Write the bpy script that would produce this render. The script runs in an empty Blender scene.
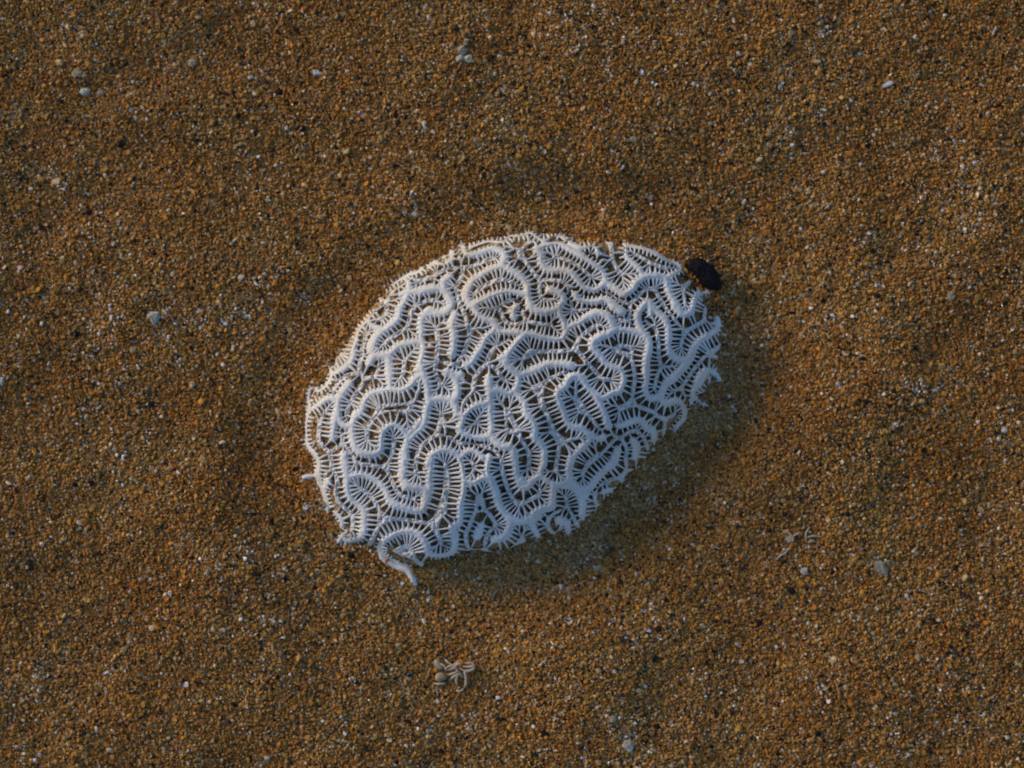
import bpy, bmesh, math, random
import numpy as np

# ------------------------------------------------------------------ scene, camera, light
sc = bpy.context.scene
C = sc.collection
U = 0.00025                      # metres per unit of the traced plan (0.25 mm)
HC = 2400.0                      # camera height in plan units (0.6 m)
random.seed(7); rng = np.random.default_rng(11)

def W(x, y, z=0.0):              # plan units -> metres
    return ((x - 512.0) * U, (384.0 - y) * U, z * U)

cam_d = bpy.data.cameras.new('camera'); cam = bpy.data.objects.new('camera', cam_d); C.objects.link(cam)
cam.location = (0, 0, HC * U); cam.rotation_euler = (0, 0, 0)
cam_d.sensor_width = 36; cam_d.lens = 36 * HC / 1024.0
cam_d.clip_start = 0.01; cam_d.clip_end = 500
cam_d.dof.use_dof = True; cam_d.dof.focus_distance = (HC - 45) * U; cam_d.dof.aperture_fstop = 6.3
sc.camera = cam

SUN_EL = 18.0; SUN_DIR = (-0.86, 0.52)        # low sun from the upper left
world = bpy.data.worlds.new('World'); sc.world = world; world.use_nodes = True
wn = world.node_tree.nodes; bg = wn['Background']
sky = wn.new('ShaderNodeTexSky'); sky.sky_type = 'NISHITA'; sky.sun_disc = False
sky.sun_elevation = math.radians(SUN_EL); sky.sun_rotation = math.atan2(SUN_DIR[0], SUN_DIR[1]) % (2 * math.pi)
world.node_tree.links.new(sky.outputs[0], bg.inputs[0]); bg.inputs[1].default_value = 0.14; sky.ozone_density = 3.4
sl = bpy.data.lights.new('sun', 'SUN'); sl.energy = 1.9; sl.angle = math.radians(20.0); sl.color = (1.0, 0.76, 0.48)
so = bpy.data.objects.new('sun', sl); C.objects.link(so)
from mathutils import Vector
n_ = math.hypot(*SUN_DIR); se = math.radians(SUN_EL)
so.rotation_euler = Vector((SUN_DIR[0] / n_ * math.cos(se), SUN_DIR[1] / n_ * math.cos(se), math.sin(se))).to_track_quat('Z', 'Y').to_euler()
sc.view_settings.view_transform = 'Standard'; sc.view_settings.look = 'None'; sc.view_settings.gamma = 1
sc.view_settings.exposure = -0.04
sc.cycles.filter_width = 1.9

# ------------------------------------------------------------------ traced plan of the coral
RIDGES = [
 [(385.0,287.5),(399.6,279.3),(409.2,273.6),(417.6,271.9),(421.7,268.4)],
 [(370.3,350.0),(375.0,337.3),(380.9,330.9),(389.1,326.2),(397.3,317.4),(399.6,308.0),(404.3,299.8),(409.0,290.5),(407.8,283.4),(403.3,277.1),(408.2,283.6),(409.2,290.5),(420.0,292.2)],
 [(375.0,311.6),(369.1,317.4),(370.3,324.5),(380.9,330.4),(376.2,337.0),(372.7,346.4),(372.7,354.6),(386.7,354.6),(392.6,351.1),(397.3,346.4),(407.8,342.9),(419.5,340.5)],
 [(369.1,318.6),(358.6,330.3),(356.2,339.7),(352.7,350.0)],
 [(420.0,340.9),(407.8,342.0),(398.0,346.2),(411.7,342.2),(422.3,341.0)],
 [(400.0,294.1),(409.4,291.8),(423.4,290.0),(435.2,288.3),(443.4,290.6),(449.2,297.7),(450.4,305.9),(444.5,311.7),(431.6,312.9),(423.4,315.0)],
 [(444.5,290.6),(443.4,282.4),(450.4,275.4)],
 [(429.3,267.2),(434.0,261.3),(438.7,263.7)],
 [(446.9,261.3),(451.6,259.0),(451.6,252.0)],
 [(462.1,244.3),(465.6,253.1),(475.0,253.7),(484.4,250.2),(493.8,248.4),(502.0,252.0),(504.3,259.0),(499.6,266.0),(490.2,268.9),(480.9,274.8),(473.8,278.9),(469.1,285.4),(465.6,295.3),(470.3,305.9)],
 [(470.3,247.3),(479.7,243.8),(489.1,240.8),(503.1,241.4),(510.2,235.5),(520.0,235.5),(530.5,232.0),(536.3,236.7),(544.5,240.2),(556.2,235.5),(565.6,237.9)],
 [(499.6,265.4),(509.0,268.9),(519.7,275.7),(527.0,284.8),(527.5,294.1),(530.5,303.5),(537.5,310.5),(549.2,311.1),(558.6,307.0),(563.3,300.0),(559.8,293.0),(550.4,289.5)],
 [(470.3,305.9),(482.0,300.0),(491.4,295.3),(500.8,292.4),(511.3,291.2),(518.8,293.0),(527.5,295.3)],
 [(604.3,277.7),(602.0,270.7),(593.8,263.7),(584.4,257.8),(575.0,252.0),(566.8,247.3),(558.6,242.6),(546.9,244.9),(536.3,248.4),(541.0,254.3),(541.0,261.3),(545.7,267.8),(552.7,270.1),(563.3,270.1),(571.5,273.0),(578.5,281.2),(584.4,287.1),(593.8,289.5),(599.6,287.1),(604.3,282.4)],
 [(570.3,242.6),(582.0,247.3),(593.8,246.1),(598.4,253.1)],
 [(575.0,294.1),(579.7,300.0),(589.1,301.2),(599.6,300.6),(601.0,298.8),(608.2,300.6),(615.2,307.0),(622.3,311.7)],
 [(602.3,271.9),(604.7,276.6),(607.0,282.4),(615.2,288.3),(622.3,293.0),(628.1,291.8),(634.0,285.9),(637.5,280.7),(644.5,275.4)],
 [(670.3,275.4),(681.4,269.8),(679.7,264.8),(672.7,261.3),(663.3,257.8),(655.1,252.0),(644.5,248.4),(635.2,246.1),(627.0,246.1),(627.0,256.6),(632.8,262.5),(638.7,268.4),(644.5,275.4),(656.2,275.4),(665.6,278.9),(668.0,287.1),(670.3,295.3),(676.2,304.7),(682.0,311.7),(686.7,314.1),(692.6,307.0),(694.9,300.0),(699.6,293.0),(709.0,292.4)],
 [(645.7,301.2),(650.4,307.0),(650.4,315.0)],
 [(358.6,330.0),(355.1,339.4),(353.3,347.6),(352.1,357.0),(348.0,364.0),(339.8,369.8),(331.6,373.4),(328.1,365.2)],
 [(331.6,373.4),(328.1,382.7),(318.8,390.9),(310.5,388.0),(308.2,400.3),(307.0,409.7)],
 [(386.7,355.2),(389.1,365.2),(389.6,376.9),(390.2,387.4),(399.6,389.8),(409.0,386.2),(414.8,379.2),(419.5,375.7)],
 [(390.2,388.6),(379.7,390.9),(371.5,393.3),(365.6,399.1),(362.1,407.3),(358.6,414.4),(353.9,419.1)],
 [(372.7,355.2),(369.1,362.8)],
 [(349.2,383.9),(343.4,390.9),(337.5,400.3),(337.5,409.7),(339.0,419.4),(344.5,425.8),(351.6,424.0),(355.1,415.2),(357.4,412.9)],
 [(308.2,410.9),(314.1,407.3),(321.1,401.5),(329.3,398.0),(336.3,400.7),(337.5,407.0),(335.2,417.6),(333.4,429.3),(332.2,438.7)],
 [(429.3,311.1),(423.4,315.2),(421.1,325.8),(421.1,335.2),(422.3,344.5),(422.3,352.7),(419.9,363.3),(417.6,370.3)],
 [(421.1,365.6),(422.3,375.0),(425.8,382.0)],
 [(472.7,303.5),(476.2,312.9),(485.5,318.8),(493.8,322.3),(493.8,330.5),(485.5,337.5),(482.0,345.7),(476.2,353.9),(471.5,362.1),(465.6,365.6)],
 [(493.8,323.4),(497.3,327.0),(499.6,331.6),(511.3,331.6),(519.4,332.8),(525.8,334.0)],
 [(455.1,314.1),(451.6,325.8),(453.9,335.2),(453.3,346.9),(451.6,355.1)],
 [(518.8,382.0),(517.2,373.8),(507.8,366.8),(504.3,360.9),(506.8,353.0),(507.0,363.3),(512.9,370.3),(518.8,375.0),(528.1,372.7),(536.3,369.1),(544.5,364.5),(552.7,363.3),(563.3,363.3),(572.7,365.6)],
 [(452.7,375.0),(456.2,382.0),(457.4,387.9),(456.2,396.1),(450.4,399.6),(439.8,398.4),(429.3,400.8)],
 [(460.9,375.0),(455.1,375.0),(446.9,372.7)],
 [(489.1,377.3),(489.1,386.7),(490.2,400.8),(490.2,413.7),(491.4,425.4),(489.1,434.8),(482.0,437.1),(470.3,435.9),(459.8,430.1),(460.9,425.4),(463.3,416.0),(457.4,413.7),(455.1,406.6),(450.4,399.6)],
 [(500.0,358.6),(507.0,354.5),(512.9,346.9),(518.8,339.8),(527.0,334.0),(535.2,335.2),(543.4,337.5),(552.7,338.7),(560.9,338.7),(565.6,332.8),(569.1,327.0),(579.7,322.3),(586.7,317.6),(596.1,312.9),(604.3,314.1),(610.2,319.9),(613.7,328.1),(609.0,334.0),(600.8,336.3),(593.8,341.0),(592.6,346.9),(599.6,355.1),(605.5,362.1),(613.7,366.8),(620.3,369.1),(622.9,375.0),(623.5,380.3),(621.7,386.7),(618.5,391.1),(612.5,392.6),(603.1,397.3),(593.8,391.4),(587.6,387.0),(585.0,380.9),(580.9,376.2),(575.6,375.4),(570.9,377.3),(567.4,380.9),(565.6,385.0),(557.4,392.6),(558.6,400.8),(562.1,409.0),(565.6,418.4),(570.3,425.4),(579.7,427.7),(587.9,433.6),(589.1,440.6),(582.0,447.7),(575.0,454.7),(570.3,465.0)],
 [(565.6,332.2),(563.3,321.1),(559.8,314.1),(559.2,308.8),(550.4,311.1),(539.8,311.7),(530.5,308.2),(528.1,300.0)],
 [(514.1,316.4),(512.9,310.5),(516.4,305.9)],
 [(518.8,375.0),(518.2,382.0)],
 [(648.7,301.2),(639.3,310.5),(638.1,319.9),(641.6,329.3),(647.5,338.7),(648.7,346.9),(646.3,358.6),(646.3,370.3),(646.3,382.0),(645.2,387.9),(649.8,397.3),(660.4,396.1),(665.1,385.5),(673.3,378.5)],
 [(648.7,301.2),(656.9,311.7),(665.1,319.9),(668.6,328.1),(668.6,337.5),(668.6,346.9),(672.1,355.1),(680.3,359.8),(688.5,359.2)],
 [(717.8,317.6),(719.0,327.0),(710.8,334.0),(700.2,339.8),(693.2,349.2),(689.7,358.6),(682.7,368.0),(674.5,376.2),(666.2,382.0)],
 [(613.5,328.1),(621.7,329.9),(633.4,331.6),(645.2,336.3)],
 [(673.3,300.0),(675.6,307.0),(682.7,314.1),(692.0,311.7)],
 [(703.8,375.0),(707.3,370.3),(715.5,372.7),(719.0,379.7)],
 [(697.9,385.5),(701.4,379.7),(703.8,375.0)],
 [(308.2,409.4),(305.9,421.1),(305.3,434.0),(307.0,446.9),(314.1,453.9),(318.8,463.3),(317.6,475.0),(318.8,484.4),(321.1,490.0)],
 [(303.5,477.3),(317.6,476.2)],
 [(351.6,424.0),(351.6,432.8),(353.9,443.4),(359.8,451.6),(370.3,453.9),(379.7,450.4),(380.9,441.0),(383.2,430.5),(392.6,424.6),(402.0,429.3),(406.6,436.3),(405.5,446.9),(403.1,456.2),(403.1,468.0),(402.0,476.2),(405.5,486.7)],
 [(406.6,436.3),(413.7,429.3),(419.5,422.3)],
 [(343.4,455.1),(345.1,468.0),(346.9,478.5)],
 [(346.9,478.5),(356.2,475.0),(368.0,476.2),(377.3,482.0),(384.1,488.9),(390.9,502.0),(401.4,506.6),(413.1,510.2),(422.5,509.0),(424.8,500.8),(424.8,490.2),(416.6,487.9),(409.6,486.1),(405.5,482.0)],
 [(339.3,540.6),(342.8,534.8),(346.3,540.6),(356.9,539.5),(362.7,533.6),(363.9,521.9),(363.9,511.3),(356.9,504.3),(349.8,497.3),(346.9,487.9),(346.9,478.5)],
 [(335.2,513.7),(341.6,520.7),(340.5,527.7)],
 [(327.6,482.0),(322.9,490.2),(325.2,500.8),(327.6,510.2)],
 [(415.7,582.9),(413.4,577.0),(406.3,570.0),(395.8,566.5),(385.2,560.6),(379.4,552.4),(381.7,543.0),(391.1,536.0),(402.8,531.3),(414.5,532.5),(421.6,538.4),(426.2,546.6),(428.6,553.6),(440.3,555.9),(450.9,553.6),(454.4,545.4),(454.4,534.8),(452.0,526.6),(459.1,523.1),(460.2,512.6),(460.6,501.8),(463.4,491.0),(463.4,480.5),(462.2,468.8),(459.8,458.2)],
 [(481.5,525.0),(478.6,532.0),(476.2,537.3)],
 [(431.7,457.0),(430.5,467.6),(429.4,479.3),(429.4,489.8),(425.9,500.4)],
 [(463.4,480.5),(472.7,482.2),(483.9,478.1),(491.5,482.8),(496.2,494.5),(499.7,506.2),(506.7,515.6),(516.1,521.5),(525.5,521.5),(534.8,519.1),(538.4,515.6)],
 [(489.1,457.0),(486.8,471.1),(490.3,478.1),(492.7,484.0)],
 [(532.5,479.3),(529.0,485.2),(522.0,487.5),(517.3,478.1),(516.1,468.8),(514.9,460.5),(512.5,451.2),(514.8,457.0),(515.4,465.0)],
 [(506.7,515.6),(510.2,525.0),(504.4,536.7),(495.0,540.0)],
 [(423.4,372.7),(426.4,382.0),(428.1,392.6),(429.3,400.8),(427.0,409.0),(424.6,419.5),(422.3,426.6),(415.2,433.6),(409.4,440.6),(405.9,450.0),(405.3,459.4)],
 [(463.3,416.0),(470.3,409.0),(477.3,405.5),(486.7,403.1),(490.2,400.8)],
 [(491.4,392.6),(498.4,390.2),(509.0,393.8),(517.2,387.9)],
 [(489.1,434.8),(493.8,439.5),(500.8,445.3),(509.0,447.7)],
 [(427.0,465.0),(430.5,455.9),(441.0,450.0),(450.4,451.2),(457.4,455.9),(459.8,460.5)],
 [(459.8,458.2),(468.0,451.2),(476.2,452.3),(483.2,458.2)],
 [(518.2,382.0),(515.2,390.2),(519.9,398.4),(524.6,403.1),(525.8,412.5),(531.6,419.5),(535.2,427.7),(535.2,437.1),(542.2,445.3),(544.5,454.7),(543.9,465.0)],
 [(582.0,378.5),(587.9,386.7),(596.1,397.3),(602.0,407.8),(605.5,416.0),(609.0,426.6)],
 [(587.9,433.6),(598.4,438.9),(604.3,437.1)],
 [(544.0,450.0),(542.8,461.7),(540.5,473.4),(545.2,479.3),(553.4,484.0),(562.7,484.0),(568.6,479.3),(568.6,467.6),(570.9,457.0)],
 [(540.5,474.6),(533.4,479.3),(525.2,482.8),(521.4,478.7),(521.7,487.5)],
 [(553.4,484.0),(552.2,495.7),(551.0,506.2),(542.8,508.6),(535.8,512.1),(531.1,520.3),(535.8,532.0),(538.1,536.7)],
 [(562.7,484.0),(573.3,485.2),(579.1,493.4),(582.7,503.9),(582.7,518.0)],
 [(568.6,479.3),(573.3,486.3),(580.3,489.8),(589.7,487.5),(596.7,478.1),(603.8,471.1),(613.1,462.9),(615.5,457.0),(617.8,450.0)],
 [(531.1,520.3),(526.4,519.1)],
 [(559.2,520.3),(567.4,525.0),(568.6,534.4)],
 [(585.0,494.5),(580.3,493.4)],
 [(603.8,492.2),(610.8,490.4)],
 [(660.4,397.3),(666.2,403.1),(678.0,400.8),(685.0,409.0),(685.0,418.4),(679.1,425.4),(674.5,431.2)],
 [(618.2,425.4),(621.7,425.4),(633.4,420.7),(641.6,420.7),(646.3,426.6),(653.4,431.2),(654.5,439.5)],
 [(633.4,440.6),(637.0,447.7),(635.8,457.0)],
 [(701.4,375.0),(696.7,384.4),(693.2,392.6),(692.0,403.1)],
 [(696.7,398.4),(703.8,404.3)],
]

OUTLINE = [(385,290),(402,275),(432,262),(455,248),(480,240),(510,234),(530,231),(560,235),(590,241),(625,243),(645,246),(664,256),(684,270),(695,284),
 (706,296),(705,310),(716,320),(724,324),(727,338),(718,355),(720,374),(706,390),(690,402),(682,426),(665,430),(655,445),(642,462),(625,480),(607,495),
 (592,515),(576,532),(545,535),(520,545),(490,553),(470,550),(450,556),(425,562),(418,574),(400,568),(385,558),(378,545),(365,546),(345,540),(335,525),
 (328,505),(318,485),(311,476),(312,463),(305,435),(304,410),(311,392),(325,383),(330,365),(350,335),(365,312)]
CX, CY = 512.0, 400.0
_a = np.array([math.atan2(y - CY, x - CX) for x, y in OUTLINE]); _r = np.array([math.hypot(x - CX, y - CY) for x, y in OUTLINE])
_o = np.argsort(_a); _a = _a[_o]; _r = _r[_o]
_a = np.concatenate([_a - 2 * np.pi, _a, _a + 2 * np.pi]); _r = np.concatenate([_r] * 3)
# smooth footprint for the dome, detailed footprint for the rim
_t = np.linspace(-np.pi, np.pi, 721); _rd = np.interp(_t, _a, _r)
k_ = np.hanning(61); k_ /= k_.sum()
_rs = np.convolve(np.concatenate([_rd[:-1], _rd[:-1], _rd[:-1]]), k_, 'same')[720:1440]; _rs = np.append(_rs, _rs[0])
def rad(x, y, soft=True):        # distance from the middle as a share of the footprint
    t = np.arctan2(y - CY, x - CX); return np.hypot(x - CX, y - CY) / np.interp(t, _t, _rs if soft else _rd)
HD, RIM = 62.0, 8.0
def dome(x, y):
    r = rad(x, y); q = np.clip(1 - (r / 1.07) ** 2.2, 0, 1)
    z = RIM + (HD - RIM) * q ** 0.8 / (1 - (0 / 1.07) ** 2) 
    z = z - 9.0 * np.clip(r - 0.93, 0, 1) / 0.07
    # the colony is a little uneven
    return z + 2.2 * np.sin(x * 0.037 + 1.0) * np.cos(y * 0.043) + 1.2 * np.sin(x * 0.09 + y * 0.07)

def vnoise(x, y, s, seed):       # smooth value noise
    r = np.random.default_rng(seed); g = r.random((256, 256)) * 2 - 1
    u = x / s + 50.3; v = y / s + 71.7
    i = np.floor(u).astype(int); j = np.floor(v).astype(int); f = u - i; h = v - j
    f = f * f * (3 - 2 * f); h = h * h * (3 - 2 * h); i %= 256; j %= 256; i1 = (i + 1) % 256; j1 = (j + 1) % 256
    return (g[i, j] * (1 - f) + g[i1, j] * f) * (1 - h) + (g[i, j1] * (1 - f) + g[i1, j1] * f) * h

def ss(a, b, x): t = np.clip((x - a) / (b - a), 0, 1); return t * t * (3 - 2 * t)
def gau(x, y, cx, cy, sx, sy, ang=0.0):
    c, s = math.cos(math.radians(ang)), math.sin(math.radians(ang)); dx = x - cx; dy = y - cy
    return np.exp(-((dx * c + dy * s) / sx) ** 2 - ((-dx * s + dy * c) / sy) ** 2)
def ground(x, y):
    x = np.asarray(x, float); y = np.asarray(y, float)
    r = rad(x, y); d = (r - 1.0) * 185.0
    t = np.arctan2(y - CY, x - CX)
    # scoured hollow round the coral, widest on the lower right, sand banked against the rim
    wdir = 0.5 + 0.5 * np.cos(t - math.radians(42)); outer = 82 + 48 * wdir; q = d / outer
    z = -1.5 - (5.0 + 5.0 * wdir) * ss(0.0, 0.38, q) * (1 - ss(0.48, 0.98, q)) + 1.5 * ss(0.5, 1.0, q) + 2.5 * ss(1.0, 1.15, q) * (1 - ss(1.2, 1.8, q)) * wdir
    z = z + 6.0 * (vnoise(x, y, 130, 1)) * ss(-10, 60, d) + 3.2 * vnoise(x, y, 48, 2) + 0.9 * vnoise(x, y, 20, 3) + 0.5 * vnoise(x, y, 9, 4)
    for hx, hy, hs, hh in ((860, 430, 75, 7), (570, 690, 85, 7), (430, 110, 80, 5), (185, 255, 70, 5), (190, 560, 80, 4.5), (700, 130, 90, 3.5), (960, 200, 90, 4)):
        z = z + hh * gau(x, y, hx, hy, hs, hs)
    far = np.hypot(x - 512, y - 384)
    return z + 14 * (vnoise(x, y, 900, 5) - vnoise(np.array(512.), np.array(384.), 900, 5)) * ss(500, 3000, far) + 120 * vnoise(x, y, 9000, 6) * ss(3000, 30000, far)

def smooth_line(p, step=0.8):
    p = np.array(p, float); q = np.vstack([2 * p[0] - p[1], p, 2 * p[-1] - p[-2]]); out = []
    for i in range(1, len(q) - 2):
        n = max(2, int(np.linalg.norm(q[i + 1] - q[i]) / step)); t = np.linspace(0, 1, n, endpoint=False)[:, None]
        a, b, c, d = q[i - 1], q[i], q[i + 1], q[i + 2]
        out.append(0.5 * ((2 * b) + (c - a) * t + (2 * a - 5 * b + 4 * c - d) * t * t + (3 * b - 3 * c + d - a) * t ** 3))
    return np.vstack(out + [p[-1:]])

def settle(p):                   # where a point of the plan lies once it is lifted onto the dome
    w = p.copy()
    for _ in range(4):
        z = dome(w[:, 0], w[:, 1])[:, None]; w = np.array([512., 384.]) + (p - np.array([512., 384.])) * (1 - z / HC)
    return w
LINES = [settle(smooth_line(p)) for p in RIDGES]

# ------------------------------------------------------------------ materials
def mat(name):
    m = bpy.data.materials.new(name); m.use_nodes = True; nt = m.node_tree
    return m, nt, nt.nodes, nt.links, nt.nodes['Principled BSDF']
def noise(nt, scale, detail=3, rough=0.6, vec=None):
    n = nt.nodes.new('ShaderNodeTexNoise'); n.inputs['Scale'].default_value = scale; n.inputs['Detail'].default_value = detail; n.inputs['Roughness'].default_value = rough
    if vec: nt.links.new(vec, n.inputs['Vector'])
    return n
def ramp(nt, src, stops, interp='LINEAR'):
    r = nt.nodes.new('ShaderNodeValToRGB'); r.color_ramp.interpolation = interp
    while len(r.color_ramp.elements) < len(stops): r.color_ramp.elements.new(0.5)
    for e, (p, c) in zip(r.color_ramp.elements, stops): e.position = p; e.color = (*c, 1)
    nt.links.new(src, r.inputs[0]); return r
def bump(nt, src, strength, dist, bsdf):
    b = nt.nodes.new('ShaderNodeBump'); b.inputs['Strength'].default_value = strength; b.inputs['Distance'].default_value = dist
    nt.links.new(src, b.inputs['Height']); nt.links.new(b.outputs[0], bsdf.inputs['Normal'])
def objco(nt):
    return nt.nodes.new('ShaderNodeTexCoord').outputs['Object']

def chalk(name, a, b, c, scale, sss=0.0, bs=0.5):
    m, nt, N, L, B = mat(name); co = objco(nt)
    n = noise(nt, scale, 4, 0.65, co); r = ramp(nt, n.outputs[0], [(0.3, a), (0.52, b), (0.72, c)])
    n2 = noise(nt, 38, 5, 0.7, co); r2 = ramp(nt, n2.outputs[0], [(0.47, (0, 0, 0)), (0.70, (0.6, 0.6, 0.6))])
    mx = N.new('ShaderNodeMixRGB'); mx.inputs[2].default_value = (0.60, 0.49, 0.34, 1); L.new(r2.outputs[0], mx.inputs[0]); L.new(r.outputs[0], mx.inputs[1])
    L.new(mx.outputs[0], B.inputs['Base Color']); B.inputs['Roughness'].default_value = 0.75; B.inputs['Specular IOR Level'].default_value = 0.3
    f = noise(nt, 5200, 3, 0.7, co); bump(nt, f.outputs[0], bs, 0.00012, B)
    return m
M_CORAL = chalk('coral_white', (0.66, 0.64, 0.60), (0.80, 0.80, 0.79), (0.86, 0.86, 0.86), 160)
M_SEPTA = chalk('septa_white', (0.62, 0.60, 0.56), (0.76, 0.76, 0.75), (0.84, 0.84, 0.84), 220)
M_COLU = chalk('columella_white', (0.52, 0.49, 0.43), (0.75, 0.74, 0.73), (0.82, 0.82, 0.82), 700)
# valley floor: skeleton with sand silted into it
m, nt, N, L, B = mat('silted_valley'); co = objco(nt)
v = N.new('ShaderNodeTexVoronoi'); v.inputs['Scale'].default_value = 1700; L.new(co, v.inputs['Vector'])
sp = N.new('ShaderNodeSeparateColor'); L.new(v.outputs['Color'], sp.inputs[0])
r1 = ramp(nt, sp.outputs[0], [(0.0, (0.14, 0.07, 0.022)), (0.35, (0.29, 0.165, 0.055)), (0.7, (0.40, 0.28, 0.14)), (1.0, (0.56, 0.49, 0.39))])
L.new(r1.outputs[0], B.inputs['Base Color']); B.inputs['Roughness'].default_value = 0.8
bump(nt, v.outputs['Distance'], 0.6, 0.0003, B); M_FLOOR = m

GRAINCOL = [(0.0, (0.018, 0.013, 0.012)), (0.08, (0.15, 0.07, 0.018)), (0.18, (0.34, 0.155, 0.030)), (0.38, (0.50, 0.245, 0.040)), (0.58, (0.60, 0.265, 0.032)),
            (0.70, (0.53, 0.34, 0.105)), (0.82, (0.50, 0.16, 0.022)), (0.885, (0.52, 0.39, 0.19)), (0.958, (0.68, 0.58, 0.40)), (0.988, (0.88, 0.80, 0.66))]
# sand sheet under and beyond the grains
m, nt, N, L, B = mat('sand_sheet'); co = objco(nt)
v = N.new('ShaderNodeTexVoronoi'); v.inputs['Scale'].default_value = 1250; L.new(co, v.inputs['Vector'])
sp = N.new('ShaderNodeSeparateColor'); L.new(v.outputs['Color'], sp.inputs[0])
r1 = ramp(nt, sp.outputs[0], [(p, tuple(v_ * 0.66 for v_ in c)) for p, c in GRAINCOL], 'CONSTANT')     # darkened to paint in the tiny shadows between loose grains
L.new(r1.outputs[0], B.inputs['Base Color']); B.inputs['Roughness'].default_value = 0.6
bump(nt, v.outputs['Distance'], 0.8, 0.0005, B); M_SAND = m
# loose grains, colour carried by every grain
m, nt, N, L, B = mat('sand_grain'); at = N.new('ShaderNodeAttribute'); at.attribute_type = 'INSTANCER'; at.attribute_name = 'grain_col'
L.new(at.outputs['Color'], B.inputs['Base Color']); B.inputs['Roughness'].default_value = 0.45; B.inputs['Specular IOR Level'].default_value = 0.18
M_GRAIN = m
def plain(name, a, b, scale, rough=0.6, spec=0.4, bs=0.5, bd=0.0002):
    m, nt, N, L, B = mat(name); co = objco(nt); n = noise(nt, scale, 5, 0.65, co)
    r = ramp(nt, n.outputs[0], [(0.35, a), (0.65, b)]); L.new(r.outputs[0], B.inputs['Base Color'])
    B.inputs['Roughness'].default_value = rough; B.inputs['Specular IOR Level'].default_value = spec
    bump(nt, n.outputs[0], bs, bd, B); return m
M_BLACK = plain('black_stone', (0.003, 0.003, 0.004), (0.008, 0.007, 0.009), 900, 0.6, 0.2)
M_SHELL = plain('pale_shell', (0.38, 0.35, 0.26), (0.62, 0.58, 0.47), 900, 0.6)
M_GREY = plain('grey_shell', (0.28, 0.23, 0.14), (0.46, 0.39, 0.26), 900, 0.6)
M_TAN = plain('tan_shell', (0.30, 0.23, 0.13), (0.48, 0.40, 0.27), 900, 0.6)
M_TWIG = plain('bleached_twig', (0.40, 0.31, 0.20), (0.66, 0.56, 0.42), 1500, 0.6)
M_RED = plain('red_grain', (0.35, 0.015, 0.008), (0.50, 0.03, 0.015), 1500, 0.35)
M_BLUE = plain('blue_grain', (0.01, 0.05, 0.10), (0.02, 0.09, 0.16), 1500, 0.35)
M_WHITE = plain('white_chip', (0.62, 0.62, 0.64), (0.82, 0.82, 0.84), 1500, 0.4)

# ------------------------------------------------------------------ helpers
def tag(o, label=None, cat=None, group=None, kind=None):
    if label: o['label'] = label
    if cat: o['category'] = cat
    if group: o['group'] = group
    if kind: o['kind'] = kind
    return o
def mesh_np(name, co, faces, material, parent=None, normals=None, smooth=True):
    me = bpy.data.meshes.new(name); co = np.asarray(co, np.float32); faces = np.asarray(faces, np.int32); k = faces.shape[1]
    me.vertices.add(len(co)); me.vertices.foreach_set('co', co.ravel())
    me.loops.add(faces.size); me.loops.foreach_set('vertex_index', faces.ravel())
    me.polygons.add(len(faces)); me.polygons.foreach_set('loop_start', np.arange(0, faces.size, k, dtype=np.int32))
    me.polygons.foreach_set('use_smooth', np.full(len(faces), smooth)); me.update(calc_edges=True)
    if normals is not None: me.normals_split_custom_set_from_vertices(normals.astype(np.float32).tolist())
    me.materials.append(material)
    o = bpy.data.objects.new(name, me); C.objects.link(o); o.parent = parent
    return o
def empty(name, x, y, z):
    o = bpy.data.objects.new(name, None); C.objects.link(o); o.location = W(x, y, z); o.empty_display_size = 0.01; return o

# ------------------------------------------------------------------ ground sheet
def axis(c, half):
    a = list(np.arange(0, half, 5.0)); s = 5.0
    while a[-1] < 160000: s *= 1.16; a.append(a[-1] + s)
    a = np.array(a); return np.concatenate([-a[:0:-1], a]) + c
gx = axis(512, 720); gy = axis(384, 600); GX, GY = np.meshgrid(gx, gy)
GZ = ground(GX, GY) - 0.7
nx, ny = len(gx), len(gy)
co = np.stack([(GX - 512) * U, (384 - GY) * U, GZ * U], -1).reshape(-1, 3)
idx = np.arange(nx * ny).reshape(ny, nx)
f = np.stack([idx[1:, :-1], idx[1:, 1:], idx[:-1, 1:], idx[:-1, :-1]], -1).reshape(-1, 4)
tag(mesh_np('beach_sand', co, f, M_SAND), kind='structure')

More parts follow.
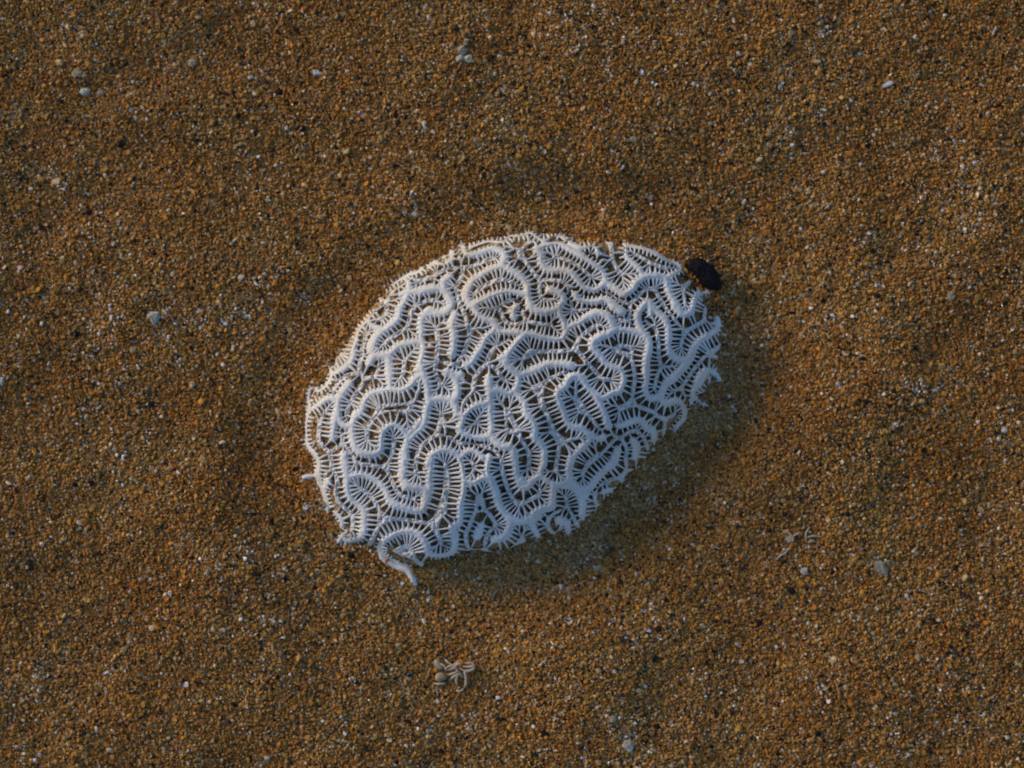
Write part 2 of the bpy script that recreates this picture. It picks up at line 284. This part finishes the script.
# ------------------------------------------------------------------ loose sand grains (geometry nodes on a cloud of points)
def grain_cloud(name, pts, scl, rot, col, label):
    me = bpy.data.meshes.new(name); me.vertices.add(len(pts)); me.vertices.foreach_set('co', pts.astype(np.float32).ravel())
    for n, t, key, d in (('grain_scale', 'FLOAT_VECTOR', 'vector', scl), ('grain_rot', 'FLOAT_VECTOR', 'vector', rot), ('grain_col', 'FLOAT_COLOR', 'color', col)):
        a = me.attributes.new(n, t, 'POINT'); a.data.foreach_set(key, d.astype(np.float32).ravel())
    me.materials.append(M_GRAIN)
    o = bpy.data.objects.new(name, me); C.objects.link(o)
    ng = bpy.data.node_groups.new(name, 'GeometryNodeTree')
    ng.interface.new_socket('Geometry', in_out='INPUT', socket_type='NodeSocketGeometry'); ng.interface.new_socket('Geometry', in_out='OUTPUT', socket_type='NodeSocketGeometry')
    N = ng.nodes; L = ng.links; gi = N.new('NodeGroupInput'); go = N.new('NodeGroupOutput')
    g2i = N.new('GeometryNodeGeometryToInstance')
    for k in range(4):
        ic = N.new('GeometryNodeMeshIcoSphere'); ic.inputs['Radius'].default_value = 1.0; ic.inputs['Subdivisions'].default_value = 1 if k < 3 else 2
        spn = N.new('GeometryNodeSetPosition'); nz = N.new('ShaderNodeTexNoise'); nz.noise_dimensions = '4D'
        nz.inputs['W'].default_value = 3.7 * k + 1; nz.inputs['Scale'].default_value = 1.3
        sb = N.new('ShaderNodeVectorMath'); sb.operation = 'SUBTRACT'; sb.inputs[1].default_value = (0.5, 0.5, 0.5)
        ml = N.new('ShaderNodeVectorMath'); ml.operation = 'SCALE'; ml.inputs['Scale'].default_value = 2.1
        L.new(nz.outputs['Color'], sb.inputs[0]); L.new(sb.outputs[0], ml.inputs[0]); L.new(ml.outputs[0], spn.inputs['Offset'])
        sm = N.new('GeometryNodeSetMaterial'); sm.inputs['Material'].default_value = M_GRAIN
        L.new(ic.outputs['Mesh'], spn.inputs['Geometry']); L.new(spn.outputs[0], sm.inputs[0]); L.new(sm.outputs[0], g2i.inputs[0])
    iop = N.new('GeometryNodeInstanceOnPoints'); iop.inputs['Pick Instance'].default_value = True
    a1 = N.new('GeometryNodeInputNamedAttribute'); a1.data_type = 'FLOAT_VECTOR'; a1.inputs['Name'].default_value = 'grain_scale'
    a2 = N.new('GeometryNodeInputNamedAttribute'); a2.data_type = 'FLOAT_VECTOR'; a2.inputs['Name'].default_value = 'grain_rot'
    L.new(gi.outputs[0], iop.inputs['Points']); L.new(g2i.outputs[0], iop.inputs['Instance'])
    L.new(a1.outputs[0], iop.inputs['Scale']); L.new(a2.outputs[0], iop.inputs['Rotation']); L.new(iop.outputs[0], go.inputs[0])
    md = o.modifiers.new('grains', 'NODES'); md.node_group = ng
    return tag(o, label, 'sand', kind='stuff')

def grain_looks(n, x, y, light=0.0, rmul=1.0):
    q = rng.random(n)
    # here and there pale shell grit has gathered
    q = q + 0.2 * ss(0.3, 0.9, vnoise(x, y, 14, 41) * 0.7 + vnoise(x, y, 60, 42) * 0.6) * rng.random(n) * (q > 0.3)
    q = np.clip(q, 0, 0.999)
    pos = np.array([p for p, _ in GRAINCOL]); colr = np.array([c for _, c in GRAINCOL])
    k = np.searchsorted(pos, q, 'right') - 1; c = colr[k] * (0.75 + 0.5 * rng.random((n, 1)))
    mid = (k >= 1) & (k <= 6); c[mid] = c[mid] * 0.72 + np.array([0.46, 0.225, 0.050]) * 0.28; c = c * np.array([1.02, 0.975, 1.0])
    # grain colours blended paler and greyer in the hollow on the lower right side
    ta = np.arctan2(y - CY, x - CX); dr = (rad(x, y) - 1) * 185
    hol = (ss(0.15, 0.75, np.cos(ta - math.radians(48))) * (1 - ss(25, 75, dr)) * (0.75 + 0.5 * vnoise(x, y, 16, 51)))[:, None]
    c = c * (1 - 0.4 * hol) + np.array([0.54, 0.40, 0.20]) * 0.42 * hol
    # patches where paler or redder grains have gathered
    pa = vnoise(x, y, 34, 21)[:, None] + 0.6 * vnoise(x, y, 90, 22)[:, None]
    c = c * (1 + 0.16 * pa * np.array([[0.4, 0.9, 1.6]]))
    r = np.exp(rng.normal(math.log(1.0), 0.36, n)) * rmul
    r = np.where(k >= 8, r * (0.8 + 0.35 * rng.random(n)), r); r = np.clip(r, 0.7, 3.3)
    s = r[:, None] * (0.6 + 0.75 * rng.random((n, 3))) * np.array([[1, 1, 0.75]])
    rot = np.stack([rng.normal(0, 0.5, n), rng.normal(0, 0.5, n), rng.random(n) * 6.283], -1)
    return r, s * U, rot, np.concatenate([np.clip(c, 0, 1), np.ones((n, 1))], 1)
n = 730000
gxp = 512 + (rng.random(n) * 2 - 1) * 690; gyp = 384 + (rng.random(n) * 2 - 1) * 560
far_n = 110000; fa = rng.random(far_n) * 6.2832; fr = 560 + np.abs(rng.normal(0, 620, far_n))       # thinning out beyond the picture
fx = 512 + np.cos(fa) * fr * 1.15; fy = 384 + np.sin(fa) * fr; out = (np.abs(fx - 512) > 690) | (np.abs(fy - 384) > 560)
gxp = np.concatenate([gxp, fx[out]]); gyp = np.concatenate([gyp, fy[out]])
keep = rad(gxp, gyp) > 0.88; gxp = gxp[keep]; gyp = gyp[keep]; n = len(gxp)
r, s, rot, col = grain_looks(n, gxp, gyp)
gz = ground(gxp, gyp) + rng.random(n) ** 1.5 * 1.7 - 0.9
pts = np.stack([(gxp - 512) * U, (384 - gyp) * U, gz * U], -1)
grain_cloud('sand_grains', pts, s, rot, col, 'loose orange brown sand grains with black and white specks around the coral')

# ------------------------------------------------------------------ the coral
RW = 2.95; DEP = 10.5
coral = empty('brain_coral', CX, CY, 0)
tag(coral, 'bleached white brain coral skeleton with winding ridges lying on the brown sand', 'coral')
org = np.array([[(CX - 512) * U, (384 - CY) * U, 0.0]])
res = 0.62
X0, Y0, X1, Y1 = 288, 214, 744, 592
xs = np.arange(X0, X1, res); ys = np.arange(Y0, Y1, res); GX, GY = np.meshgrid(xs, ys)
D = np.full(GX.shape, 40.0); K = np.full(GX.shape, -1)
for li, p in enumerate(LINES):
    for a in range(0, len(p), 24):               # short runs keep the windows small
        seg = p[a:a + 25]
        ix0, ix1 = np.searchsorted(xs, [seg[:, 0].min() - 15, seg[:, 0].max() + 15]); iy0, iy1 = np.searchsorted(ys, [seg[:, 1].min() - 15, seg[:, 1].max() + 15])
        gx_ = xs[ix0:ix1][None, :, None]; gy_ = ys[iy0:iy1][:, None, None]
        d = np.sqrt((gx_ - seg[:, 0]) ** 2 + (gy_ - seg[:, 1]) ** 2).min(-1)
        sub = D[iy0:iy1, ix0:ix1]; kk = K[iy0:iy1, ix0:ix1]; mlt = d < sub
        sub[mlt] = d[mlt]; kk[mlt] = li
# ridges vary in breadth along the colony
UPL = ss(-0.2, 0.8, -((GX - CX) * 0.55 + (GY - CY) * 0.85) / 170)
BR = (1.0 + 0.26 * vnoise(GX, GY, 24, 31) + 0.2 * vnoise(GX, GY, 7, 37)) * (1 - (0.25 + 0.25 * vnoise(GX, GY, 13, 38) + 0.3 * UPL) * ss(0.9, 0.96, rad(GX, GY, False)))
BR = BR + 0.55 * gau(GX, GY, 398, 566, 26, 20) + 0.3 * gau(GX, GY, 312, 476, 12, 12)
DB = D / BR
def sample(A, x, y):
    u = np.clip((x - X0) / res, 0, A.shape[1] - 2); v = np.clip((y - Y0) / res, 0, A.shape[0] - 2)
    i = u.astype(int); j = v.astype(int); f = u - i; h = v - j
    return (A[j, i] * (1 - f) + A[j, i + 1] * f) * (1 - h) + (A[j + 1, i] * (1 - f) + A[j + 1, i + 1] * f) * h
for _ in range(2):               # round the corners where ridges meet
    for ax in (0, 1): D = np.apply_along_axis(lambda a: np.convolve(np.pad(a, 2, 'edge'), [.1, .24, .32, .24, .1], 'valid'), ax, D)
DB = D / BR
gyy, gxx = np.gradient(D, res)
gm = np.hypot(gxx, gyy); 
kk_ = np.hanning(13)[1:-1]; kk_ /= kk_.sum()
gm = np.apply_along_axis(lambda a: np.convolve(a, kk_, 'same'), 0, gm); gm = np.apply_along_axis(lambda a: np.convolve(a, kk_, 'same'), 1, gm)
med = ss(0.05, 0.22, 1 - gm) * ss(5.0, 6.8, D) * (1 - ss(17, 20, D))
med = np.maximum(med, ss(11.8, 13.8, D) * (1 - ss(17, 20, D)))
ZD = dome(GX, GY)
Rr = rad(GX, GY, False)
LEFT = ss(-0.5, 0.7, -((GX - CX) * 0.85 + (GY - CY) * 0.5) / 170)       # the worn upper left flank is shallower
DEPV = DEP - 3.8 * LEFT
prof = -1.7 * np.clip(DB / RW, 0, 1) ** 2 - (DEPV - 1.7) * ss(RW, RW + 2.6, DB)
prof = prof + 0.35 * vnoise(GX, GY, 3.2, 33) * (1 - ss(RW - 1, RW + 1, DB))
colz = -3.3 + 1.8 * vnoise(GX, GY, 2.1, 34) + 0.9 * vnoise(GX, GY, 7, 35)
prof = np.where(DB > RW + .6, prof + (np.maximum(colz, prof) - prof) * med, prof)
prof += 0.8 * vnoise(GX, GY, 4, 36) * ss(RW + 1.5, RW + 3, DB) * (1 - med)
SKIRT = np.clip(Rr - 0.955, 0, 1) * 185
GND = ground(GX, GY)
Z = ZD + prof - 1.2 * SKIRT
lip = GND + 2.6 - 2.6 * np.clip(DB / RW, 0, 2) ** 2 + 0.8 * vnoise(GX, GY, 9, 39)      # ridge ends lie out on the sand
Z = np.where((DB < RW * 1.12) & (Rr > 0.96) & (Rr < 1.16), np.maximum(Z, lip), Z)
V = np.stack([(GX - 512) * U, (384 - GY) * U, Z * U], -1)
du = np.gradient(V, axis=1); dv = np.gradient(V, axis=0); NR = np.cross(dv, du); NR /= np.linalg.norm(NR, axis=-1, keepdims=True) + 1e-12
if NR[..., 2].mean() < 0: NR = -NR
idx = np.arange(Z.size).reshape(Z.shape)
quads = np.stack([idx[1:, :-1], idx[1:, 1:], idx[:-1, 1:], idx[:-1, :-1]], -1)
Dc = (DB[1:, 1:] + DB[:-1, :-1]) / 2; Kc = K[:-1, :-1]; Rc = Rr[:-1, :-1]; Mc = med[:-1, :-1]
alive = (Rc < 1.03) | ((Dc < RW + 1.6) & (Rc < 1.15))
alive &= (Z[:-1, :-1] > -40)
isr = Dc < RW + 1.2
Vf = V.reshape(-1, 3) - org; Nf = NR.reshape(-1, 3)
def cut(mask, name, material):
    q = quads[mask]
    if len(q) < 6: return None
    used, inv = np.unique(q.ravel(), return_inverse=True)
    return mesh_np(name, Vf[used], inv.reshape(-1, 4), material, coral, Nf[used])
ridge_obj = {}
for li in range(len(LINES)):
    o = cut(alive & isr & (Kc == li), 'ridge', M_CORAL)
    if o: ridge_obj[li] = o
cut(alive & ~isr & (Mc > 0.45), 'columella', M_COLU)
cut(alive & ~isr & ~(Mc > 0.45), 'valley_floor', M_FLOOR)

# septa: thin blades that leave the ridges square and meet in the middle of the valleys
starts = {}
def free(x, y, gap):
    i, j = int(x // 5), int(y // 5)
    for a in (-1, 0, 1):
        for b in (-1, 0, 1):
            for (u, v) in starts.get((i + a, j + b), ()):
                if (u - x) ** 2 + (v - y) ** 2 < gap * gap: return False
    return True
def inside(q): return float(rad(q[0], q[1], False)) < 0.95
def s1(A, x, y): return float(sample(A, np.array(x), np.array(y)))
for li, p in enumerate(LINES):
    if li not in ridge_obj: continue
    sv = []; sf = []
    t = np.gradient(p, axis=0); t /= np.linalg.norm(t, axis=1, keepdims=True) + 1e-9; nn = np.stack([-t[:, 1], t[:, 0]], 1)
    cand = []
    for side in (1, -1):
        for i in range(len(p)): cand.append((p[i], nn[i] * side))
        e = -1 if side == 1 else 0                # fan round the tip
        d0 = t[e] * (1 if side == 1 else -1); n0 = nn[e] * side
        for a in np.linspace(0, math.pi, 25): cand.append((p[e], n0 * math.cos(a) + d0 * math.sin(a)))
    for c, nrm in cand:
        br = 1.0 + 0.16 * s1(BR, c[0], c[1]) - 0.16
        x, y = c + nrm * RW
        if s1(D, x, y) < RW - 0.45: continue
        gap = 3.6 + 0.7 * random.random()
        if not free(x, y, gap): continue
        starts.setdefault((int(x // 5), int(y // 5)), []).append((x, y))
        # walk uphill in distance until the valley's middle
        path = [c + nrm * RW * 0.35, c + nrm * RW * 0.75]; q = c + nrm * RW; dirv = nrm.copy(); dprev = s1(D, *q); Lm = 18.0 if inside(q) else random.uniform(6.5, 9.0)
        path.append(q.copy())
        while True:
            g = np.array([s1(gxx, *q), s1(gyy, *q)]); ng_ = np.linalg.norm(g)
            if ng_ > 0.6: dirv = dirv * 0.5 + g / ng_ * 0.5; dirv /= np.linalg.norm(dirv)
            q2 = q + dirv * 0.9; d2 = s1(D, *q2)
            if d2 < dprev + 0.2 or d2 > Lm: break
            q = q2; dprev = d2; path.append(q.copy())
        P_ = np.array(path); m_ = len(P_)
        if m_ < 4: continue
        thick = random.choice((1.05, 0.75, 0.92)) * random.uniform(0.8, 1.2)
        if random.random() < 0.09: path = path[:max(4, len(path) // 2)]; P_ = P_[:len(path)]; m_ = len(P_)
        tt = np.gradient(P_, axis=0); tt /= np.linalg.norm(tt, axis=1, keepdims=True) + 1e-9; wn_ = np.stack([-tt[:, 1], tt[:, 0]], 1)
        dd = sample(D, P_[:, 0], P_[:, 1]); zd = dome(P_[:, 0], P_[:, 1])
        rr = rad(P_[:, 0], P_[:, 1], False); zd = zd - 1.2 * np.clip(rr - 0.955, 0, 1) * 185; zg = ground(P_[:, 0], P_[:, 1]) + random.uniform(0.6, 1.8)
        jit = random.uniform(-1.0, 0.5)
        u = np.clip((dd - 1.0) / (max(dd[-1], 6.5) - 1.0), 0, 1)
        lf = float(ss(-0.5, 0.7, -((c[0] - CX) * 0.85 + (c[1] - CY) * 0.5) / 170))
        ztop = zd - 0.3 - (2.9 - 0.6 * lf - jit) * u ** 1.3; ztop[0] -= 1.2; ztop[-1] -= random.uniform(0.2, 1.5)
        ztop = np.maximum(ztop, zg * (1 - u * 0) - 2.2 * u) if rr[0] < 1.1 else ztop
        hw = (1.6 - 1.02 * u ** 0.5 + 0.2 * ss(0.75, 1, u)) * thick * (1 + 0.14 * lf); hw[-1] *= 0.7
        zbot = zd - DEP - 0.5
        b0 = len(sv)
        for i in range(m_):
            for off, zz in ((-1.25, zbot[i]), (-1.0, ztop[i] - 0.7), (0, ztop[i]), (1.0, ztop[i] - 0.7), (1.25, zbot[i])):
                xx, yy = P_[i] + wn_[i] * off * hw[i]; sv.append(((xx - 512) * U, (384 - yy) * U, zz * U))
        for i in range(m_ - 1):
            for k in range(4): a = b0 + i * 5 + k; sf.append((a, a + 1, a + 6, a + 5))
        a = b0 + (m_ - 1) * 5; sf.append((a, a + 1, a + 3, a + 4)); sf.append((b0 + 4, b0 + 3, b0 + 1, b0))
    if sf:
        o = mesh_np('septa', np.array(sv) - org, sf, M_SEPTA, ridge_obj[li])
        tag(o, kind='stuff')

# sand grains washed into the valleys, more of them on the upper left flank
n = 15000
vx = rng.uniform(X0 + 8, X1 - 8, n); vy = rng.uniform(Y0 + 8, Y1 - 8, n)
d_ = sample(D, vx, vy); r_ = rad(vx, vy, False); ul = ss(-0.6, 0.9, -((vx - CX) * 0.8 + (vy - CY) * 0.6) / 200)
ok = (d_ > 4.3) & (r_ < 1.06) & (rng.random(n) < 0.42 + 0.6 * ul + 0.9 * ss(0.9, 1.02, r_)) & (d_ < 13)
vx, vy, d_, r_, ul = vx[ok], vy[ok], d_[ok], r_[ok], ul[ok]; n = len(vx)
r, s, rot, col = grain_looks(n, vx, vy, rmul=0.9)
zz = sample(Z, vx, vy); low = dome(vx, vy) - DEP
lift = rng.random(n) * (1.2 + 2.5 * ul)
zz = np.minimum(zz, low + 3.5) + lift
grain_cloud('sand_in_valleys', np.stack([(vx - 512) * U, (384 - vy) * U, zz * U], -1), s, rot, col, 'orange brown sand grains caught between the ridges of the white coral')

# ------------------------------------------------------------------ small things lying on the sand
def chip_mesh(name, outline, h, material, parent=None, rough=0.25, seed=0, sink=0.35, at=None, base=None, soft=True):
    """rounded, uneven fragment over a traced outline, h high (plan units)"""
    rd = random.Random(seed); cx = sum(p[0] for p in outline) / len(outline); cy = sum(p[1] for p in outline) / len(outline)
    ox, oy = at if at else (cx, cy); z0 = float(ground(cx, cy)) if base is None else base
    n = len(outline); bm = bmesh.new(); rings = []
    for sc_, zz in ((0.72, -sink), (0.97, -sink * 0.3), (1.0, 0.25), (0.84, 0.72), (0.45, 0.98)):
        ring = []
        for k, (x, y) in enumerate(outline):
            j = rough * h * 0.35; xx = cx + (x - cx) * sc_ + rd.uniform(-j, j); yy = cy + (y - cy) * sc_ + rd.uniform(-j, j)
            ring.append(bm.verts.new(((xx - ox) * U, (oy - yy) * U, (z0 + zz * h + rd.uniform(-j, j) * 0.7) * U)))
        rings.append(ring)
    for a, b in zip(rings, rings[1:]):
        for k in range(n): bm.faces.new((a[k], a[(k + 1) % n], b[(k + 1) % n], b[k]))
    top = bm.verts.new(((cx - ox) * U, (oy - cy) * U, (z0 + h * (1 + rd.uniform(-.1, .1))) * U)); bot = bm.verts.new(((cx - ox) * U, (oy - cy) * U, (z0 - sink * h) * U))
    for k in range(n):
        bm.faces.new((rings[-1][k], rings[-1][(k + 1) % n], top)); bm.faces.new((rings[0][(k + 1) % n], rings[0][k], bot))
    if not soft:
        bmesh.ops.subdivide_edges(bm, edges=bm.edges[:], cuts=1, use_grid_fill=True)
        for v in bm.verts: v.co += Vector((rd.uniform(-1, 1), rd.uniform(-1, 1), rd.uniform(-1, 1))) * h * U * 0.13 * (rough + 0.1)
    bmesh.ops.recalc_face_normals(bm, faces=bm.faces)
    me = bpy.data.meshes.new(name); bm.to_mesh(me); bm.free(); me.materials.append(material)
    for p in me.polygons: p.use_smooth = soft
    o = bpy.data.objects.new(name, me); C.objects.link(o); o.parent = parent
    o.location = (0, 0, 0) if parent else W(ox, oy, 0)
    if soft: sb = o.modifiers.new('round', 'SUBSURF'); sb.levels = sb.render_levels = 1
    return o
def blob(cx, cy, a, b, ang, n=9, seed=0, jag=0.18):
    rd = random.Random(seed); out = []
    for k in range(n):
        t = 2 * math.pi * k / n + rd.uniform(-.15, .15); s = 1 + rd.uniform(-jag, jag); x = a * math.cos(t) * s; y = b * math.sin(t) * s; c, q = math.cos(math.radians(ang)), math.sin(math.radians(ang))
        out.append((cx + x * c - y * q, cy + x * q + y * c))
    return out

o = chip_mesh('black_pebble', [(705 + (x - 705) * 1.0, 274.5 + (y - 274.5) * 1.0) for x, y in [(688, 259.5), (696.5, 258.5), (704, 260), (709, 264), (714, 267.5), (718, 273), (720, 280), (722.5, 287.5), (719, 290.5), (713, 290), (704, 287.5), (697, 278.5), (692, 273), (688, 269), (686.5, 264)]],
              7.0, M_BLACK, rough=0.2, seed=3, soft=False, base=float(ground(705, 274)) + 5.0)
tag(o, 'black angular pebble touching the upper right rim of the white coral', 'pebble')

# crusty lump of shell
e = empty('shell_lump', 462, 52, float(ground(462, 52))); tag(e, 'crusty pale shell lump, the largest pale fragment above the coral near the top edge', 'shell fragment')
for k, (q, mt) in enumerate([(blob(459.5, 59.5, 4.6, 4.2, 0, 9, 1), M_SHELL), (blob(468, 59.5, 4.8, 4.0, 20, 9, 2), M_SHELL), (blob(462, 51, 5.2, 4.6, 30, 9, 3), M_GREY), (blob(465.5, 42.5, 2.6, 4.2, 10, 8, 4), M_GREY)]):
    c = chip_mesh('shell_piece', q, 3.6, mt, e, 0.9, k + 20, at=(462, 52), base=0.0, soft=False)
def twig(name, pts, r, material, parent, ox, oy, z0):
    p = smooth_line(pts, 1.3); z = np.interp(np.linspace(0, 1, len(p)), np.linspace(0, 1, len(z0)), z0); n = 6; sv = []; sf = []
    t = np.gradient(p, axis=0); t /= np.linalg.norm(t, axis=1, keepdims=True) + 1e-9
    for i in range(len(p)):
        rr = r * (0.55 + 0.45 * math.sin(math.pi * min(1, (i + 0.6) / len(p) * 1.0) * 0.85 + 0.3)) * random.uniform(0.85, 1.15)
        if i in (0, len(p) - 1): rr *= 0.35
        for k in range(n):
            a = 2 * math.pi * k / n; o_ = math.cos(a) * rr
            sv.append(((p[i, 0] - t[i, 1] * o_ - ox) * U, (oy - (p[i, 1] + t[i, 0] * o_)) * U, (z[i] + math.sin(a) * rr) * U))
    for i in range(len(p) - 1):
        for k in range(n): sf.append((i * n + k, i * n + (k + 1) % n, (i + 1) * n + (k + 1) % n, (i + 1) * n + k))
    return mesh_np(name, np.array(sv), sf, material, parent)
# tangle of bleached twigs
gz0 = float(ground(455, 672)); e = empty('twig_tangle', 455, 672, gz0 + 1.3)
tag(e, 'small tangle of bleached coralline twigs on the sand below the coral', 'debris')
def Z_(X, Y): return (415 + X / 12.8, 640 + Y / 12.8)
for k, (pts, r, z) in enumerate([
    ([(380, 240), (440, 290), (500, 340), (560, 400), (610, 440)], 1.35, (2, 4, 3)), ([(600, 330), (680, 340), (760, 320), (720, 290), (640, 290)], 1.25, (3, 4, 3)),
    ([(760, 320), (740, 370), (650, 390), (570, 350)], 1.35, (4, 4, 4)), ([(630, 390), (650, 450), (655, 520), (640, 600)], 1.4, (4, 3, 1)),
    ([(560, 420), (530, 500), (535, 580)], 1.2, (4, 3, 1)), ([(400, 380), (480, 360), (550, 300), (600, 280)], 1.35, (2, 4, 4)),
    ([(560, 250), (520, 300), (440, 330), (380, 370)], 1.1, (2, 4, 3)), ([(430, 440), (500, 420), (560, 380)], 1.2, (2, 3, 4)), ([(460, 500), (500, 460), (560, 430), (620, 480)], 1.1, (2, 4, 3)),
    ([(520, 640), (580, 650), (620, 620)], 1.1, (1, 2, 1)), ([(240, 555), (320, 560), (390, 550)], 1.4, (1, 2, 1)), ([(330, 300), (380, 330), (400, 400)], 1.1, (2, 3, 2))]):
    twig('twig', [Z_(*q) for q in pts], r, M_TWIG, e, 455, 672, z)
chip_mesh('shell_piece', [Z_(*q) for q in [(260, 420), (330, 400), (400, 440), (420, 490), (370, 520), (300, 540), (240, 500)]], 4, M_TAN, e, 0.4, 50, at=(455, 672), base=0.0)
chip_mesh('shell_piece', [Z_(*q) for q in [(230, 250), (290, 230), (360, 300), (380, 380), (310, 390), (240, 340)]], 2.6, M_TAN, e, 0.6, 51, at=(455, 672), base=0.0)
chip_mesh('blue_grain', [Z_(*q) for q in [(345, 205), (400, 200), (405, 250), (360, 265)]], 2.5, M_BLUE, e, 0.3, 52, at=(455, 672), base=0.0)
# forked twigs right of the coral
for (cx, cy), lab, sticks in (((788, 534), 'thin forked pale twig, left of the two light twigs below right of the coral', [[(786, 529), (789, 533), (793, 537), (793, 542)], [(793, 536), (797, 534), (801, 532)]]),
                             ((807, 535), 'short thick pale twig, right of the two light twigs below right of the coral', [[(810, 527), (806, 533), (806, 541)], [(806, 538), (812, 536), (823, 537)], [(808, 542), (814, 541)]]),
                             ((784, 553), 'curved thin brown twig just below the forked pale twig', [[(776, 560), (780, 556), (785, 553), (789, 549)]])):
    g0 = float(ground(cx, cy)); e = empty('small_twig', cx, cy, g0); tag(e, lab, 'twig', 'small pale twigs lying on the sand')
    for q in sticks: twig('twig', q, 1.0, M_TWIG, e, cx, cy, (1.6, 2.2, 1.6))
CH = [  # name, outline, height, material, label, category
 ('shell_chip', blob(83.5, 91, 5.6, 4.2, 0, 9, 11), 4, M_SHELL, 'grey white rounded shell chip in the upper left corner below a tan chip', 'shell fragment'),
 ('shell_chip', blob(76, 73, 5.2, 5.0, 40, 9, 12, .3), 3.5, M_TAN, 'tan crumbly shell chip in the upper left corner just above a paler chip', 'shell fragment'),
 ('shell_chip', blob(83.2, 75, 2.4, 3.2, 10, 8, 13), 3, M_GREY, 'small bluish grey chip leaning on the tan chip in the upper left corner', 'shell fragment'),
 ('shell_chip', blob(99.5, 92, 3.4, 3.2, 0, 9, 14), 3, M_GREY, 'smooth round grey chip right of the grey white chip in the upper left corner', 'shell fragment'),
 ('shell_chip', [(147, 313), (152, 311.5), (160, 312), (160, 319), (157, 322), (154, 325.5), (151.5, 322), (151.5, 319), (148, 318)], 5, M_SHELL, 'pale wedge shaped shell chip on the sand left of the coral', 'shell fragment'),
 ('shell_chip', [(872, 562), (879, 559), (883, 562), (887, 569), (887, 575), (882, 574), (877, 572), (873, 568)], 4, M_GREY, 'pale grey shell flake on the open sand at the lower right', 'shell fragment'),
 ('shell_chip', [(624, 740), (629, 738.5), (633, 741), (633, 749), (629, 752), (625, 749), (620, 746)], 4.5, M_SHELL, 'cream white shell chip near the bottom edge right of centre', 'shell fragment'),
 ('shell_chip', blob(612.5, 717.5, 3.6, 5.4, -10, 9, 15, .25), 3.5, M_GREY, 'bluish grey shell chip just above and left of the cream chip near the bottom edge', 'shell fragment'),
 ('shell_chip', blob(804, 571, 4.2, 4.0, 0, 8, 16, .3), 4, M_SHELL, 'rough white crumb below the twigs to the lower right of the coral', 'shell fragment'),
 ('shell_chip', [(312, 69.5), (316, 69), (322, 72), (321, 74), (313, 74.5)], 3, M_WHITE, 'small bright white splinter on the sand left of the crusty shell lump', 'shell fragment'),
 ('shell_chip', blob(1, 381, 3.2, 5.0, 0, 8, 17), 3.5, M_SHELL, 'pale chip cut by the left edge of the photo', 'shell fragment'),
 ('shell_chip', [(881, 86), (886, 82.5), (891, 81.5), (893, 84), (889, 86.5), (883, 88)], 3.2, M_WHITE, 'bluish white splinter of shell in the upper right corner', 'shell fragment'),
 ('shell_chip', blob(950, 297, 4.4, 5.0, 0, 9, 18, .2), 3, M_GREY, 'blunt grey chip on the sand near the right edge', 'shell fragment'),
 ('shell_chip', [(641, 69.5), (643.5, 70.5), (644, 75), (641.5, 76), (640, 73)], 3, M_WHITE, 'tiny bright white chip on the sand above the right half of the coral', 'shell fragment'),
 ('shell_chip', blob(633, 139.5, 5.2, 3.4, -15, 8, 19), 3.2, M_GREY, 'pinkish grey chip on the sand above the coral below a tiny white chip', 'shell fragment'),
 ('shell_chip', blob(191, 62, 4.6, 4.6, 0, 9, 23), 3.2, M_GREY, 'bluish grey rounded chip between the upper left corner chips and the white splinter', 'shell fragment'),
 ('shell_chip', blob(306, 507, 3.0, 3.2, 60, 8, 24), 3.5, M_WHITE, 'bright white chip lying just below the left rim of the coral', 'shell fragment'),
 ('shell_chip', blob(598, 569, 5.0, 2.6, -35, 8, 25), 3, M_GREY, 'blue grey chip in the hollow below the lower right side of the coral', 'shell fragment'),
 ('black_grain', blob(279.5, 91, 3.6, 3.4, 0, 8, 26), 3.2, M_BLACK, 'black grain on the sand below the white splinter', 'pebble'),
 ('black_grain', blob(628, 206, 4.6, 3.0, -60, 8, 27, .3), 3.2, M_BLACK, 'black grain on the sand just above the right half of the coral', 'pebble'),
 ('black_grain', blob(76, 334, 4.6, 3.6, 10, 8, 28), 3.2, M_BLACK, 'dark grain on the sand left of the pale wedge shaped chip', 'pebble'),
 ('black_grain', blob(88, 212, 4.0, 3.8, 0, 8, 29), 3.0, M_BLACK, 'dark round grain on the sand at the left, above the pale wedge shaped chip', 'pebble'),
 ('black_grain', blob(396, 116, 3.0, 3.0, 0, 8, 30), 3.0, M_BLACK, 'small black grain on the sand below and left of the crusty shell lump', 'pebble'),
 ('black_grain', blob(351, 555, 3.2, 3.2, 0, 8, 32), 3.0, M_BLACK, 'black grain on the sand under the lower left rim of the coral', 'pebble'),
]
for k, (nm, ol, h, mt, lab, cat) in enumerate(CH):
    tag(chip_mesh(nm, ol, h * 0.62, mt, None, 0.75, 100 + k, soft=False), lab, cat, 'pale chips scattered on the sand' if nm == 'shell_chip' else 'dark grains scattered on the sand')
for k, (x, y, mt, nm, lab, rr) in enumerate([(431.5, 348, M_RED, 'red_grain', 'bright red grain lodged in a valley on the left half of the coral', 2.8), (527, 428, M_RED, 'red_grain', 'dark red grain lodged in a valley in the middle of the coral', 2.6)]):
    w = settle(np.array([[x, y]]))[0]; zc = float(dome(w[0], w[1])) - 6.0
    tag(chip_mesh(nm, blob(w[0], w[1], rr, rr * .85, 20, 8, 60 + k), 3.6, mt, None, 0.2, 61 + k, base=zc), lab, 'grain', 'red grains lodged in the coral')
